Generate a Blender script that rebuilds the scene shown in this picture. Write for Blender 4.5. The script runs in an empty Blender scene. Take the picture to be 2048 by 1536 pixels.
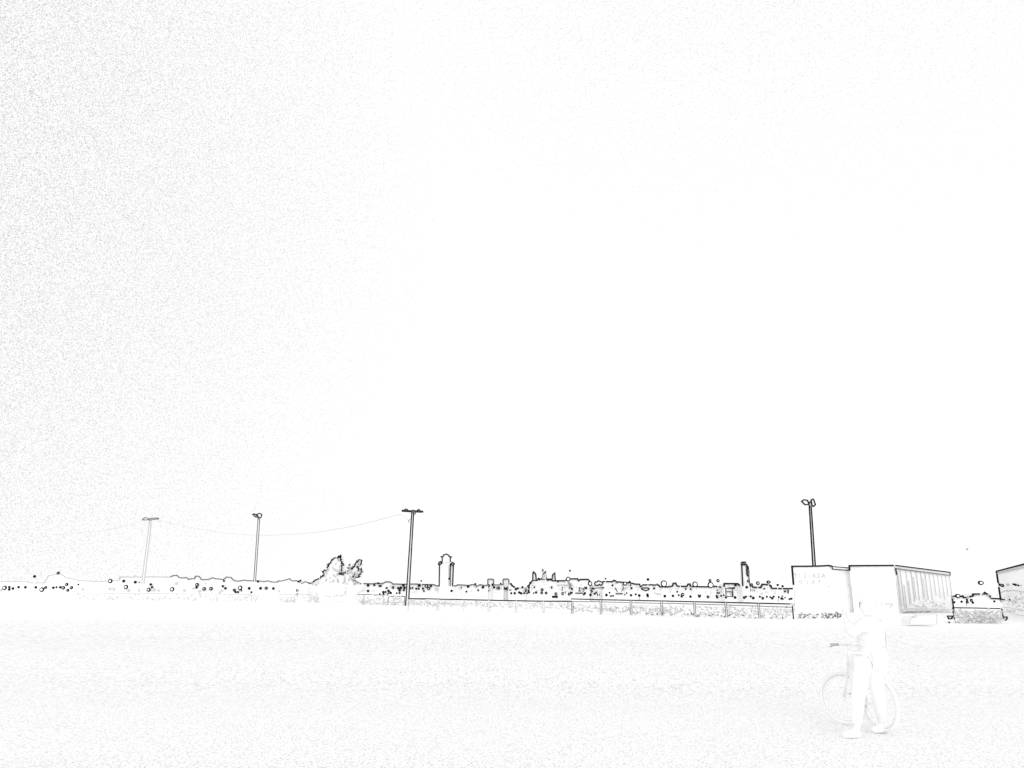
import bpy, math, random
from mathutils import Vector, Matrix
random.seed(4)
SC=bpy.context.scene; C=SC.collection
# ------------------------------------------------------------------ camera
F=1547.; H0=1190.; EYE=1.6
pitch=math.atan((H0-768)/F); roll=math.radians(0.6)
cd=bpy.data.cameras.new('Camera'); cam=bpy.data.objects.new('Camera',cd); C.objects.link(cam)
cd.sensor_width=36; cd.lens=36*F/2048; cd.clip_end=12000; cd.clip_start=.05
R=Matrix.Rotation(math.pi/2+pitch,3,'X') @ Matrix.Rotation(roll,3,'Z')
cam.location=(0,0,EYE); cam.rotation_euler=R.to_euler(); SC.camera=cam
def ray(px,py): return R@Vector(((px-1024)/F,-(py-768)/F,-1))
def at(px,py,Y):
    d=ray(px,py); return Vector((0,0,EYE))+d*(Y/d.y)
def on_ground(px,py):
    d=ray(px,py); return Vector((0,0,EYE))+d*(-EYE/d.z)
def pxm(Y): return Y/F          # metres per photo pixel at depth Y
# ------------------------------------------------------------------ materials
def mat(name,col,grain=0.,scale=5.,sparse=.5,rough=1.,far=None,aniso=1.,oct=3.,width=.38):
    m=bpy.data.materials.new(name); m.use_nodes=True; nt=m.node_tree
    b=nt.nodes['Principled BSDF']; b.inputs['Roughness'].default_value=rough
    b.inputs['Specular IOR Level'].default_value=0.
    v=col if isinstance(col,tuple) else (col,col,col)
    if grain:
        tc=nt.nodes.new('ShaderNodeTexCoord'); out=[]
        for s in (scale,scale*2.7):
            n=nt.nodes.new('ShaderNodeTexNoise'); n.inputs['Scale'].default_value=s; n.inputs['Detail'].default_value=oct; n.inputs['Roughness'].default_value=.65 if oct<4 else .85
            mp=nt.nodes.new('ShaderNodeMapping'); mp.inputs['Scale'].default_value=(aniso,1,1); nt.links.new(tc.outputs['Object'],mp.inputs[0]); nt.links.new(mp.outputs[0],n.inputs['Vector']); out.append(n)
        a=nt.nodes.new('ShaderNodeMath'); a.operation='ADD'
        nt.links.new(out[0].outputs[0],a.inputs[0]); nt.links.new(out[1].outputs[0],a.inputs[1])
        r=nt.nodes.new('ShaderNodeMapRange'); r.inputs[1].default_value=sparse*2; r.inputs[2].default_value=sparse*2+width; r.inputs[3].default_value=0; r.inputs[4].default_value=1
        nt.links.new(a.outputs[0],r.inputs[0]); fac=r.outputs[0]
        if far:                                   # the grain fades out towards the water
            sp=nt.nodes.new('ShaderNodeSeparateXYZ'); nt.links.new(tc.outputs['Object'],sp.inputs[0])
            q=nt.nodes.new('ShaderNodeMapRange'); q.inputs[1].default_value=far[0]; q.inputs[2].default_value=far[1]; q.inputs[3].default_value=1; q.inputs[4].default_value=0
            nt.links.new(sp.outputs['Y'],q.inputs[0])
            mu=nt.nodes.new('ShaderNodeMath'); mu.operation='MULTIPLY'; nt.links.new(fac,mu.inputs[0]); nt.links.new(q.outputs[0],mu.inputs[1]); fac=mu.outputs[0]
        mx=nt.nodes.new('ShaderNodeMix'); mx.data_type='RGBA'
        mx.inputs[6].default_value=(*v,1); mx.inputs[7].default_value=(*[k*(1-grain) for k in v],1)
        nt.links.new(fac,mx.inputs[0]); nt.links.new(mx.outputs[2],b.inputs['Base Color'])
    else:
        tc=nt.nodes.new('ShaderNodeTexCoord'); n=nt.nodes.new('ShaderNodeTexNoise'); n.inputs['Scale'].default_value=3.
        nt.links.new(tc.outputs['Object'],n.inputs['Vector'])
        mx=nt.nodes.new('ShaderNodeMix'); mx.data_type='RGBA'; mx.inputs[6].default_value=(*v,1); mx.inputs[7].default_value=(*[k*.97 for k in v],1)
        nt.links.new(n.outputs[0],mx.inputs[0]); nt.links.new(mx.outputs[2],b.inputs['Base Color'])
    return m
PALE=mat('white_render',.93); WALLM=mat('white_painted_steel',.93,.55,4.5,.54)
TOWERM=mat('white_stone',.93,.3,1.2,.52)
def paving():
    m=bpy.data.materials.new('speckled_pale_paving'); m.use_nodes=True; nt=m.node_tree; b=nt.nodes['Principled BSDF']; b.inputs['Roughness'].default_value=1; b.inputs['Specular IOR Level'].default_value=0
    tc=nt.nodes.new('ShaderNodeTexCoord'); fac=None
    sp=nt.nodes.new('ShaderNodeSeparateXYZ'); nt.links.new(tc.outputs['Object'],sp.inputs[0])
    # fine grain near by, longer streaks of coarser grain further out, fading towards the quay edge
    for sx_,sy_,a0,a1,b0,b1 in ((125.,48.,-9,-8,6.5,8.5),(75.,24.,6.0,8.0,12,16),(42.,9.,11.5,15,23,31),(24.,3.6,22,29,38,60)):
        mp=nt.nodes.new('ShaderNodeMapping'); mp.inputs['Scale'].default_value=(sx_,sy_,1); mp.inputs['Location'].default_value=(sx_*.37,sy_*1.7,sx_*.11); nt.links.new(tc.outputs['Object'],mp.inputs[0])
        n=nt.nodes.new('ShaderNodeTexNoise'); n.inputs['Scale'].default_value=1.; n.inputs['Distortion'].default_value=.6; n.inputs['Detail'].default_value=1; n.inputs['Roughness'].default_value=.6; nt.links.new(mp.outputs[0],n.inputs['Vector'])
        r=nt.nodes.new('ShaderNodeMapRange'); r.inputs[1].default_value=.50; r.inputs[2].default_value=.80; nt.links.new(n.outputs[0],r.inputs[0])
        v=r.outputs[0]
        for p0,p1,o0,o1 in ((a0,a1,0,1),(b0,b1,1,0)):
            q=nt.nodes.new('ShaderNodeMapRange'); q.inputs[1].default_value=p0; q.inputs[2].default_value=p1; q.inputs[3].default_value=o0; q.inputs[4].default_value=o1; nt.links.new(sp.outputs['Y'],q.inputs[0])
            mm=nt.nodes.new('ShaderNodeMath'); mm.operation='MULTIPLY'; nt.links.new(v,mm.inputs[0]); nt.links.new(q.outputs[0],mm.inputs[1]); v=mm.outputs[0]
        if fac is None: fac=v
        else:
            a=nt.nodes.new('ShaderNodeMath'); a.operation='ADD'; nt.links.new(fac,a.inputs[0]); nt.links.new(v,a.inputs[1]); fac=a.outputs[0]
    mu=nt.nodes.new('ShaderNodeMath'); mu.operation='MINIMUM'; nt.links.new(fac,mu.inputs[0]); mu.inputs[1].default_value=1.
    mx=nt.nodes.new('ShaderNodeMix'); mx.data_type='RGBA'; mx.inputs[6].default_value=(.945,.945,.945,1); mx.inputs[7].default_value=(.36,.36,.36,1); nt.links.new(mu.outputs[0],mx.inputs[0]); nt.links.new(mx.outputs[2],b.inputs['Base Color']); return m
GROUND=paving(); WATER=mat('pale_water',.93,.10,.6,.52)
BLACK=mat('black_paint',.012); DARK=mat('dark_grey_paint',.025); MID=mat('mid_grey_paint',.16); FAINT=mat('light_grey_paint',.55); VFAINT=mat('very_light_grey_paint',.64)
CLOTH=mat('pale_cotton',.93,.55,32.,.51); TROUSER=mat('white_denim',.95); HAIR=mat('white_knit_cap',.95); SKIN=mat('pale_skin',(.90,.885,.875))
SHADEW=mat('white_cladding_brightened',.97,.12,3.,.52)  # whiter base colour paints in the light that the shaded cropped shed misses
TYRE=mat('pale_tyre_rubber',.90)
LEAF=mat('pale_leaf',.9,.25,2.,.5)
# ------------------------------------------------------------------ mesh builder
class MB:
    def __init__(s): s.v=[]; s.f=[]; s.m=[]; s.mats=[]
    def mi(s,m):
        if m not in s.mats: s.mats.append(m)
        return s.mats.index(m)
    def face(s,pts,m):
        k=len(s.v); s.v+= [tuple(p) for p in pts]; s.f.append(tuple(range(k,k+len(pts)))); s.m.append(s.mi(m))
    def add(s,vs,fs,m):
        k=len(s.v); s.v+=[tuple(p) for p in vs]; i=s.mi(m)
        for f in fs: s.f.append(tuple(k+j for j in f)); s.m.append(i)
    def tube(s,pts,r,m,closed=False,n=4,up=None):
        pts=[Vector(p) for p in pts]; N=len(pts)
        if N<2: return
        rr=r if isinstance(r,(list,tuple)) else [r]*N
        vs=[]
        for i,p in enumerate(pts):
            a=pts[i-1] if (i>0 or closed) else None; b=pts[(i+1)%N] if (i<N-1 or closed) else None
            d1=(p-a).normalized() if a is not None else None; d2=(b-p).normalized() if b is not None else None
            d=(d1 or d2) if (d1 is None or d2 is None) else (d1+d2)
            if d.length<1e-6: d=d1
            d=d.normalized()
            ref=Vector((0,1,0)) if abs(d.y)<.9 else Vector((0,0,1))
            u=d.cross(ref).normalized(); w=u.cross(d).normalized()
            k=1.
            if d1 is not None and d2 is not None: k=1/max(.55,abs(d.dot(d1)))
            for j in range(n):
                t=2*math.pi*(j+.5)/n
                q=rr[i]*(1/math.cos(math.pi/n))
                vs.append(p+u*math.cos(t)*q*k+w*math.sin(t)*q)
        fs=[]
        for i in range(N if closed else N-1):
            for j in range(n):
                a=i*n+j; b=i*n+(j+1)%n; c=((i+1)%N)*n+(j+1)%n; d=((i+1)%N)*n+j
                fs.append((a,b,c,d))
        if not closed: fs+= [tuple(range(n))[::-1], tuple(range((N-1)*n,N*n))]
        s.add(vs,fs,m)
    def prism(s,front,depth,m):
        """front: list of Vectors, extruded away from the viewer side (+Y) by depth"""
        n=len(front); dv=depth if isinstance(depth,Vector) else Vector((0,depth,0)); back=[p+dv for p in front]
        fs=[tuple(range(n)),tuple(range(n,2*n))[::-1]]+[(i,i+n,(i+1)%n+n,(i+1)%n) for i in range(n)]
        s.add(list(front)+back,fs,m)
    def box(s,c,h,m,rot=None):
        vs=[]
        for z in (-1,1):
            for x,y in ((-1,-1),(1,-1),(1,1),(-1,1)):
                p=Vector((x*h[0],y*h[1],z*h[2]))
                if rot: p=rot@p
                vs.append(Vector(c)+p)
        s.add(vs,[(0,3,2,1),(4,5,6,7),(0,1,5,4),(1,2,6,5),(2,3,7,6),(3,0,4,7)],m)
    def build(s,name,parent=None,smooth=False,origin=None):
        me=bpy.data.meshes.new(name)
        o0=Vector(origin) if origin is not None else Vector((0,0,0))
        me.from_pydata([tuple(Vector(v)-o0) for v in s.v],[],s.f)
        for m in s.mats: me.materials.append(m)
        me.polygons.foreach_set('material_index',s.m)
        if smooth: me.polygons.foreach_set('use_smooth',[True]*len(s.f))
        me.update()
        o=bpy.data.objects.new(name,me); C.objects.link(o); o.location=o0
        if parent is not None:
            o.parent=parent
            lo=Vector(); p=parent
            while p is not None: lo+=p.location; p=p.parent
            o.location=o0-lo
        return o
def tag(o,label,cat,group=None,kind=None):
    if label: o['label']=label
    if cat: o['category']=cat
    if group: o['group']=group
    if kind: o['kind']=kind
    return o
def thing(name,label,cat,loc,group=None):
    o=bpy.data.objects.new(name,None); C.objects.link(o); o.location=loc; o.empty_display_size=.1
    return tag(o,label,cat,group)
def lw(Y,px): return px*.5*pxm(Y)*(1.12 if Y>20 else 1)
# ------------------------------------------------------------------ ground and water
m=MB(); m.face([(-3000,-60,0),(3000,-60,0),(3000,165,0),(-3000,165,0)],GROUND); tag(m.build('ground'),None,None,kind='structure')
m=MB(); m.face([(-6000,165,-.6),(6000,165,-.6),(6000,9000,-.6),(-6000,9000,-.6)],WATER); m.face([(-3000,165,0),(3000,165,0),(3000,165.1,-.7),(-3000,165.1,-.7)],WATER); tag(m.build('water'),None,None,kind='structure')
# ------------------------------------------------------------------ far shore: silhouettes in pale stone with a dark roof edge
BANDS=[]   # (x0,x1,top polyline, Y, parent)
def top_at(pl,x):
    for (a,b),(c,d) in zip(pl,pl[1:]):
        if a<=x<=c and c>a: return b+(d-b)*(x-a)/(c-a)
    return None
def silhouette(name,label,cat,pl,Y,line,w,part='wall',edge='roof_edge',body=None,kind=None,depth=None,group=None,side=False):
    body=body or PALE; pts=[at(x,y,Y) for x,y in pl]
    base0=pts[0].copy(); base0.z=-1; base1=pts[-1].copy(); base1.z=-1
    mid=(base0+base1)/2; mid.z=0
    if kind:
        m=MB(); m.prism(pts+[base1,base0],depth or Y*.03,body); m.tube([p-Vector((0,.3,0)) for p in pts],lw(Y,w),line); return tag(m.build(name),None,None,kind=kind)
    t=thing(name,label,cat,mid,group)
    m=MB(); m.prism(pts+[base1,base0],depth or Y*.03,body); m.build(part,t)
    m=MB(); e=[p-Vector((0,.3,0)) for p in pts]
    m.tube(e,lw(Y,w),line); m.build(edge,t)
    BANDS.append((pl[0][0],pl[-1][0],pl,Y,t)); return t
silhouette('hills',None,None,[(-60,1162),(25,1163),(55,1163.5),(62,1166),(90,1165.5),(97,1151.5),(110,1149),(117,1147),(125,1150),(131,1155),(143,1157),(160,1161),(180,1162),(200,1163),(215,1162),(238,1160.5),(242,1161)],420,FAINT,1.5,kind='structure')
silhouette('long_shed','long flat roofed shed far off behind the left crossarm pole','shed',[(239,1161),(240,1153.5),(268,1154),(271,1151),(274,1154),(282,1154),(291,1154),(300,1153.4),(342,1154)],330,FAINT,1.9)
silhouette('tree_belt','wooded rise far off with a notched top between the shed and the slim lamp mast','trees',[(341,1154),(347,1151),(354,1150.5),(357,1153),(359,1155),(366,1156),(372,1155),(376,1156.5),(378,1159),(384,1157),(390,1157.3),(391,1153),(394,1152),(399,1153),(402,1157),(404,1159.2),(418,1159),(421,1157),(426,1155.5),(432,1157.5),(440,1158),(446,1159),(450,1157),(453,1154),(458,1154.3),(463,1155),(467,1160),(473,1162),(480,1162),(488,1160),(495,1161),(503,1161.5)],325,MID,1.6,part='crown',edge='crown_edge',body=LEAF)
silhouette('tree_belt','ragged low tree line far off from the slim lamp mast to the bushy trees','trees',[(503,1161.5),(512,1160.5),(520,1162),(530,1163),(536,1161.5),(545,1164),(556,1164),(557,1161.5),(563,1162),(570,1160),(575,1159),(580,1157),(583,1161),(588,1162),(592,1161),(597,1162.5),(603,1167),(607,1165),(611,1163),(616,1165.5)],322,MID,1.5,part='crown',edge='crown_edge',body=LEAF)
silhouette('waterfront_block','low waterfront block just right of the bushy trees with a curved roof','building',[(716,1165),(722,1168),(727,1168),(729,1167),(744,1167.5),(752,1166.5),(765,1167),(772,1163.5),(778,1163.5),(783,1165),(786,1168),(795,1168),(806,1168.5),(820,1168)],300,MID,2.2)
silhouette('waterfront_block','low notched waterfront block between the crossarm pole and the domed tower','building',[(820,1168),(834,1168),(850,1169),(862,1169),(868,1169),(872,1171.4),(880,1171.3)],302,MID,2.1)
silhouette('tree_belt','uneven tree line between the domed tower and the two square towers','trees',[(904,1171.4),(912,1171.4),(915,1169.6),(928,1170),(938,1171),(943,1169),(948,1169.3),(955,1172),(960,1169),(968,1171),(976,1170)],304,MID,2.1,part='crown',edge='crown_edge',body=LEAF)
silhouette('square_tower','left one of the two small square towers right of the domed tower','tower',[(975.5,1171),(975.5,1159),(977,1158.3),(986,1158.3),(987.5,1160),(987.5,1171)],306,MID,2.2,depth=1.5)
silhouette('square_tower','right one of the two small square towers right of the domed tower','tower',[(1006,1171),(1006,1159),(1007.5,1158),(1016,1158),(1018,1160),(1018,1171)],306.5,MID,2.2,depth=1.5)
silhouette('waterfront_block','short flat block filling the gap between the two small square towers','building',[(987,1169.5),(996,1169.7),(1007,1169.5)],303,MID,1.8)
silhouette('waterfront_block','dip of low houses between the square towers and the finned hall','building',[(1017,1168),(1024,1171),(1030,1175),(1040,1176),(1054,1175),(1056,1172)],301,FAINT,1.8)
hall=silhouette('finned_hall','large hall with three pointed roof fins and a flagpole','hall',[(1054,1173),(1058,1170),(1062,1164),(1065.5,1160),(1073,1160.5),(1076,1160),(1083,1157.5),(1086,1158),(1093,1158),(1103,1158.5),(1105,1161.4),(1131,1161.4)],298,DARK,2.4)
for pl in ([(1065.4,1160),(1065.6,1146),(1067,1143.5),(1071.5,1148),(1072.5,1159)],[(1084.8,1158),(1085,1149),(1091,1143.2),(1092,1158)],[(1104,1159.5),(1104.8,1150),(1109.6,1145.5),(1110.5,1161)]):
    m=MB(); P=[at(x,y,297) for x,y in pl]; m.prism(P,2.5,PALE); m.tube([p-Vector((0,.3,0)) for p in P],lw(297,2.3),DARK); m.build('roof_fin',hall)
m=MB(); m.tube([at(1085.4,1158,296),at(1085.4,1143,296)],lw(296,1.2),FAINT); m.build('flagpole',hall)
m=MB(); m.tube([at(x,y,296) for x,y in ((1085.3,1138),(1087.3,1140.5),(1085.6,1143.6),(1083.4,1140.6))],lw(296,1.6),MID,closed=True); m.build('finial',hall)
silhouette('waterfront_block','flat roofed block with a roof notch right of the finned hall','building',[(1131,1161.4),(1133,1158),(1155,1157.4),(1157,1161.4),(1160,1158.8),(1176,1158.6),(1180,1163)],296,DARK,2.4)
silhouette('waterfront_block','plain pale block behind the wide lamp cluster','building',[(1180,1163),(1181,1171),(1204,1171),(1205,1163)],299,FAINT,1.4)
silhouette('terminal_building','terminal building with a small rooftop cabin right of the lamp cluster','building',[(1205,1163),(1225,1163.2),(1227,1160.4),(1231,1161.5),(1233,1165),(1235,1163.5),(1246,1164.5),(1262,1166),(1267,1167),(1269,1169)],294,DARK,2.3)
silhouette('long_terminal','long low terminal with a raised lantern roof in the middle','building',[(1268,1168),(1279,1168.4),(1280,1173.4),(1283,1172),(1286,1170),(1292,1169.6),(1317,1170),(1320,1173.5),(1333,1174)],296,DARK,2.4)
silhouette('low_warehouse','low warehouse with two chimney stubs left of the stepped block','warehouse',[(1333,1174),(1345,1172),(1346,1166.5),(1351,1166),(1354,1172),(1373,1173),(1376,1168),(1380,1168),(1381,1173),(1420,1173.6),(1430,1172.5),(1443,1174.5),(1448,1174.5)],298,DARK,2.4)
silhouette('stepped_block','taller flat roofed block just left of the round ringed tower','building',[(1447.6,1174),(1448,1167),(1475,1167.2),(1478,1170),(1484,1171)],294,DARK,2.6)
silhouette('quayside_shed','quayside shed with a raised centre left of the large white shed','shed',[(1497,1170),(1500,1172),(1504,1174.5),(1521,1175),(1524,1168.4),(1534,1169),(1541,1171),(1543,1176),(1545,1177.4),(1550,1176.6),(1560,1177),(1572,1177.2),(1585,1177)],296,DARK,2.6)
silhouette('low_houses','low houses with an uneven roofline left in the gap between the sheds','houses',[(1896,1193),(1905,1192.6),(1914,1192),(1920,1193),(1924,1192),(1926,1195),(1934,1195),(1940,1193),(1945,1192)],200,DARK,2.6)
silhouette('gabled_warehouse','gabled warehouse at the right of the gap between the sheds','warehouse',[(1944,1193),(1944.7,1188.2),(1956,1188),(1966,1188.6),(1968,1185),(1972,1187.5),(1978,1191.5),(1982,1196.8),(1990,1197),(2008,1198)],202,DARK,2.6)
# ------------------------------------------------------------------ domed tower
def outline_part(name,par,pl,Y,depth,body,line,w,closed=True,back=True):
    P=[at(x,y,Y) for x,y in pl]; m=MB(); m.prism(P,depth,body)
    r=lw(Y,w); m.tube([p-Vector((0,r*.4,0)) for p in P],r,line,closed=closed)
    if False: m.tube([p+Vector((0,depth+r*.4,0)) for p in P],r*.9,line,closed=closed)
    return m.build(name,par)
b=at(892,1190,290); b.z=0
tw=thing('clock_tower','tall domed stone tower with a gallery rising above the far shore','tower',b)
g=[at(x,y,290) for x,y in ((878.4,1173),(878.8,1128),(907,1129),(905.4,1173))]
m=MB(); q=[g[0].copy(),g[1],g[2],g[3].copy()]; q[0].z=0; q[3].z=0; m.prism(q,5,TOWERM); m.build('shaft',tw)
m=MB(); m.tube([g[0]-Vector((0,.2,0)),g[1]-Vector((0,.2,0))],lw(290,2.1),DARK)
m.tube([g[3]-Vector((0,.2,0)),g[2]-Vector((0,.2,0))],lw(290,2.1),DARK)
m.tube([at(899.8,1172,289.5),at(900.8,1128,289.5)],lw(290,1.9),DARK); m.build('corner_edge',tw)
m=MB(); m.prism([at(x,y,289.4) for x,y in ((896.4,1172),(897,1129),(899.6,1129),(899,1172))],.2,mat('grey_stone',.55,.4,1.5,.45)); m.build('recess',tw)
for pl in ([(876.8,1128.6),(878,1124.6),(881,1123),(883.8,1126),(880,1129)],[(901,1128),(905,1124.6),(908.6,1127),(908,1129.5),(906,1130.5)]):
    outline_part('gallery_corner',tw,pl,289,4,PALE,BLACK,2.2,back=False)
outline_part('lantern',tw,[(883.6,1126),(884.6,1120),(884.4,1116),(882.2,1113.3),(886.2,1113.2),(887,1110),(892.4,1108),(898,1110.6),(898.3,1113),(902.8,1113.6),(900.8,1116.5),(900.6,1121),(901,1124)],290.5,4,PALE,DARK,2.1,closed=False,back=False)
# ringed tower
b=at(1491,1190,288); b.z=0
rt=thing('ringed_tower','slim round tower with a stack of rings on top beside the large white shed','tower',b)
q=[at(x,y,288) for x,y in ((1485.2,1172),(1483.2,1132),(1484.6,1129.5),(1493,1129.5),(1496,1134),(1497.4,1146),(1498,1160),(1500,1172))]
bb=[q[-1].copy(),q[0].copy()]; bb[0].z=0; bb[1].z=0
m=MB(); m.prism(q+bb,3,PALE); m.tube([p-Vector((0,.2,0)) for p in q[:6]],lw(288,2.2),DARK); m.tube([p-Vector((0,.2,0)) for p in q[5:]],lw(288,1.8),MID); m.build('shaft',rt)
for k,(y,c,x0,x1) in enumerate(((1128.6,BLACK,1484.2,1493.6),(1126.8,MID,1484.6,1493.2),(1125,BLACK,1484.6,1493.2),(1123.2,MID,1485.6,1492))):
    m=MB(); m.prism([at(x0,y+.7,287.6),at(x0,y-.7,287.6),at(x1,y-.7,287.6),at(x1,y+.7,287.6)],2.4,c); m.build('cap_ring',rt)
m=MB(); m.tube([at(x,y,287.4) for x,y in ((1492.6,1132),(1494,1138),(1493,1140),(1494.4,1143),(1493.4,1146),(1494.6,1150),(1496,1153))],lw(288,1.8),DARK); m.tube([at(x,y,287.4) for x,y in ((1495,1139),(1496.6,1139),(1497,1152))],lw(288,1.2),MID); m.build('ladder',rt)
# ------------------------------------------------------------------ bushy trees
def leafy(label,pl,Y,trunkpx,basex):
    b=at(basex,1190,Y); b.z=0; t=thing('bushy_tree',label,'tree',b,None)
    jag=[]
    for (a,c),(d,e) in zip(pl,pl[1:]):
        n=max(1,int(math.hypot(d-a,e-c)/2.2)); nx,ny=(e-c),-(d-a); L=math.hypot(nx,ny) or 1
        for i in range(n):
            f=i/n; j=random.uniform(-2.0,1.9) if i else 0
            jag.append((a+(d-a)*f+nx/L*j,c+(e-c)*f+ny/L*j))
    jag.append(pl[-1])
    P=[at(x,y,Y) for x,y in jag]; m=MB(); m.prism(P,3,LEAF)
    # small leaves spread through the volume
    xs=[p[0] for p in pl]; ys=[p[1] for p in pl]
    def inside(x,y):
        c=False; n=len(pl)
        for i in range(n):
            x1,y1=pl[i]; x2,y2=pl[(i+1)%n]
            if (y1>y)!=(y2>y) and x<(x2-x1)*(y-y1)/(y2-y1)+x1: c=not c
        return c
    k=0
    while k<420:
        x=random.uniform(min(xs),max(xs)); y=random.uniform(min(ys),max(ys)); k+=1
        if not inside(x,y): continue
        p=at(x,y,Y); p.y+=random.uniform(-2.5,4); s=random.uniform(.08,.2)
        a=Vector((random.gauss(0,1),random.gauss(0,1),random.gauss(0,1))).normalized()*s; c=a.cross(Vector((random.gauss(0,1),random.gauss(0,1),1))).normalized()*s*.5
        m.face([p-a,p-c,p+a,p+c],LEAF if random.random()<.93 else VFAINT)
    for _ in range(int(len(pl)*2.2)):
        x=random.uniform(min(xs)+2,max(xs)-2); y=random.uniform(min(ys)+3,max(ys)-22)
        if inside(x,y) and y<1170:
            r=random.uniform(.8,1.8); m.tube([at(x+r*math.cos(a)*.7,y+r*1.4*math.sin(a),Y-.3) for a in (0,1,2,3,4,5)],lw(Y,1.),FAINT,closed=True)
    m.build('crown',t)
    for (a,c),(d,e) in zip(pl,pl[1:]):
        if max(c,e)>1160 or random.random()<.25: continue
        nx,ny=(e-c),-(d-a); L_=math.hypot(nx,ny) or 1; f=random.random(); x=a+(d-a)*f; y=c+(e-c)*f; l=random.uniform(1.8,3.6); sw=random.uniform(-.6,.6)
        tip=(x+(nx/L_+sw*.6)*l,y+(ny/L_-.3)*l); ux,uy=(d-a)/L_*1.2,(e-c)/L_*1.2
        m=MB(); m.tube([at(x-ux,y-uy,Y-.2),at(*tip,Y-.2),at(x+ux,y+uy,Y-.2)],lw(Y,1.5),DARK); m.build('twig',t)
    m=MB(); 
    run=[]
    for (jx,jy),p in list(zip(jag,P))+[((0,9999),None)]:
        if jy<1169: run.append(p-Vector((0,.15,0)))
        else:
            if len(run)>2: m.tube(run,lw(Y,1.8),DARK)
            run=[]; m.build('crown_edge',t)
    m=MB(); g0=at(trunkpx,1199,Y); g0.z=0; m.tube([g0,at(trunkpx+1,1180,Y),at(trunkpx+3,1150,Y)],[.3,.22,.08],PALE,n=8); m.build('trunk',t)
leafy('taller bushy tree with a leaning pointed crown left of centre',[(616,1165),(622,1166),(627,1163),(632,1159),(637,1157),(643,1154),(650,1152),(646,1145),(649,1140),(653,1141),(655,1134),(658,1127),(662,1126),(666,1119),(673,1115),(676,1116),(679,1112),(682.5,1113),(681,1120),(683,1127),(686.5,1127),(684,1134),(683,1141),(679,1148),(684,1149),(690,1146),(692,1146),(694,1165),(690,1190),(650,1193),(620,1180)],150,664,664)
leafy('smaller forked bushy tree with gaps at the right of the taller leaning one',[(691,1147),(695,1144),(697,1140),(698,1131),(701,1133),(702,1138),(706,1135),(710,1131),(711,1127),(716,1124),(719,1119),(722,1120),(723,1126),(718,1131),(714,1134),(718,1141),(721,1139),(724,1140),(722,1146),(717,1151),(720,1153),(714,1155),(706,1152),(705,1157),(711,1162),(716,1165),(722,1168),(726,1173),(722,1180),(712,1188),(693,1190)],148,704,704)
# ------------------------------------------------------------------ masts and poles
def pole_part(t,x0,y0,x1,y1,Y,wpx0,wpx1,line,lpx,name='pole',low=0.):
    g=at(x0,y0,Y); top=at(x1,y1,Y); r0=wpx0*.5*pxm(Y); r1=wpx1*.5*pxm(Y); g.z=0
    m=MB(); m.prism([g+Vector((-r0,0,0)),top+Vector((-r1,0,0)),top+Vector((r1,0,0)),g+Vector((r0,0,0))],r0*2,PALE)
    for s,ds in ((-1,0),(1,0)):
        yo=Vector((0,(-.2 if ds==0 else 2.2)*r0,0)); pa=g+Vector((s*r0,0,0))+yo; pb=top+Vector((s*r1,0,0))+yo; pm=pa.lerp(pb,low)
        m.tube([pm,pb],lw(Y,lpx),line)
        if low: m.tube([pa,pm-Vector((0,0,.02))],lw(Y,1.),PALE)
    return m.build(name,t)
def poleroot(name,label,cat,x,Y): b=at(x,1195,Y); b.z=0; return thing(name,label,cat,b)
p=poleroot('utility_pole','faint wooden pole with a crossarm, the farthest left of all poles','utility pole',282,150)
pole_part(p,283.5,1185,301.5,1040,150,4.6,3.8,FAINT,1.5,low=.2)
outline_part('crossarm',p,[(285,1038),(288,1037),(290,1035),(294,1035.6),(297,1038),(301,1036.5),(317,1036),(317.4,1038),(302,1039.6),(286,1040)],149.6,.35,PALE,MID,1.4)
m=MB(); m.tube([at(x,y,149.5) for x,y in ((303,1041),(304,1045),(302,1047))],lw(150,1.),VFAINT); m.build('brace',p); m=MB(); m.tube([at(x,y,149.5) for x,y in ((314,1043),(317,1041),(320,1044),(316,1045))],lw(150,1.),VFAINT); m.build('bracket',p)
p=poleroot('lamp_mast','slim lamp mast with a heart shaped pair of floodlights left of the bushy trees','lamp mast',508,130)
pole_part(p,508.8,1180,518,1036,130,3.6,3.6,MID,1.2,low=.24)
outline_part('floodlight',p,[(505.4,1029),(507,1027.6),(510,1028),(512.6,1031),(516,1032),(516.5,1035),(511,1034)],129.6,.5,PALE,DARK,1.7)
outline_part('floodlight',p,[(513,1029),(519,1026.6),(523,1028),(523.6,1031),(521.6,1035),(518,1036),(515.6,1031.6)],129.3,.5,PALE,DARK,1.7)
p=poleroot('utility_pole','tall dark edged pole with a level crossarm standing left of the domed tower','utility pole',814,112)
pole_part(p,814.5,1200,825.6,1024,112,5.4,3.9,BLACK,1.9)
outline_part('crossarm',p,[(803.8,1021.5),(804.6,1020.4),(809,1020.4),(817,1021.3),(824,1021.3),(826,1020),(828,1021.3),(835,1021.6),(842,1022),(845.6,1022.6),(846,1024),(844,1024.6),(830,1024),(804.6,1022.8)],111.8,.3,PALE,BLACK,1.7)
outline_part('insulator',p,[(809,1020.6),(810,1018.4),(812,1017.8),(814.6,1018.4),(816.4,1021)],111.6,.3,PALE,BLACK,1.6)
outline_part('insulator',p,[(834.4,1021.6),(835.6,1019.4),(837.2,1018.6),(839,1019.4),(841.6,1022)],111.6,.3,PALE,BLACK,1.6)
m=MB(); m.tube([at(818.5,1025,111.6),at(822.4,1029.4,111.6)],lw(112,1.2),FAINT); m.build('brace',p); m=MB(); m.tube([at(832,1025,111.6),at(828.8,1029.4,111.6)],lw(112,1.5),DARK); m.build('brace',p)
m=MB(); m.tube([at(x,y,111.7) for x,y in ((821,1038),(817.6,1041),(817.4,1044),(819,1045))],lw(112,1.1),MID); m.build('wire_bracket',p)
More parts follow.
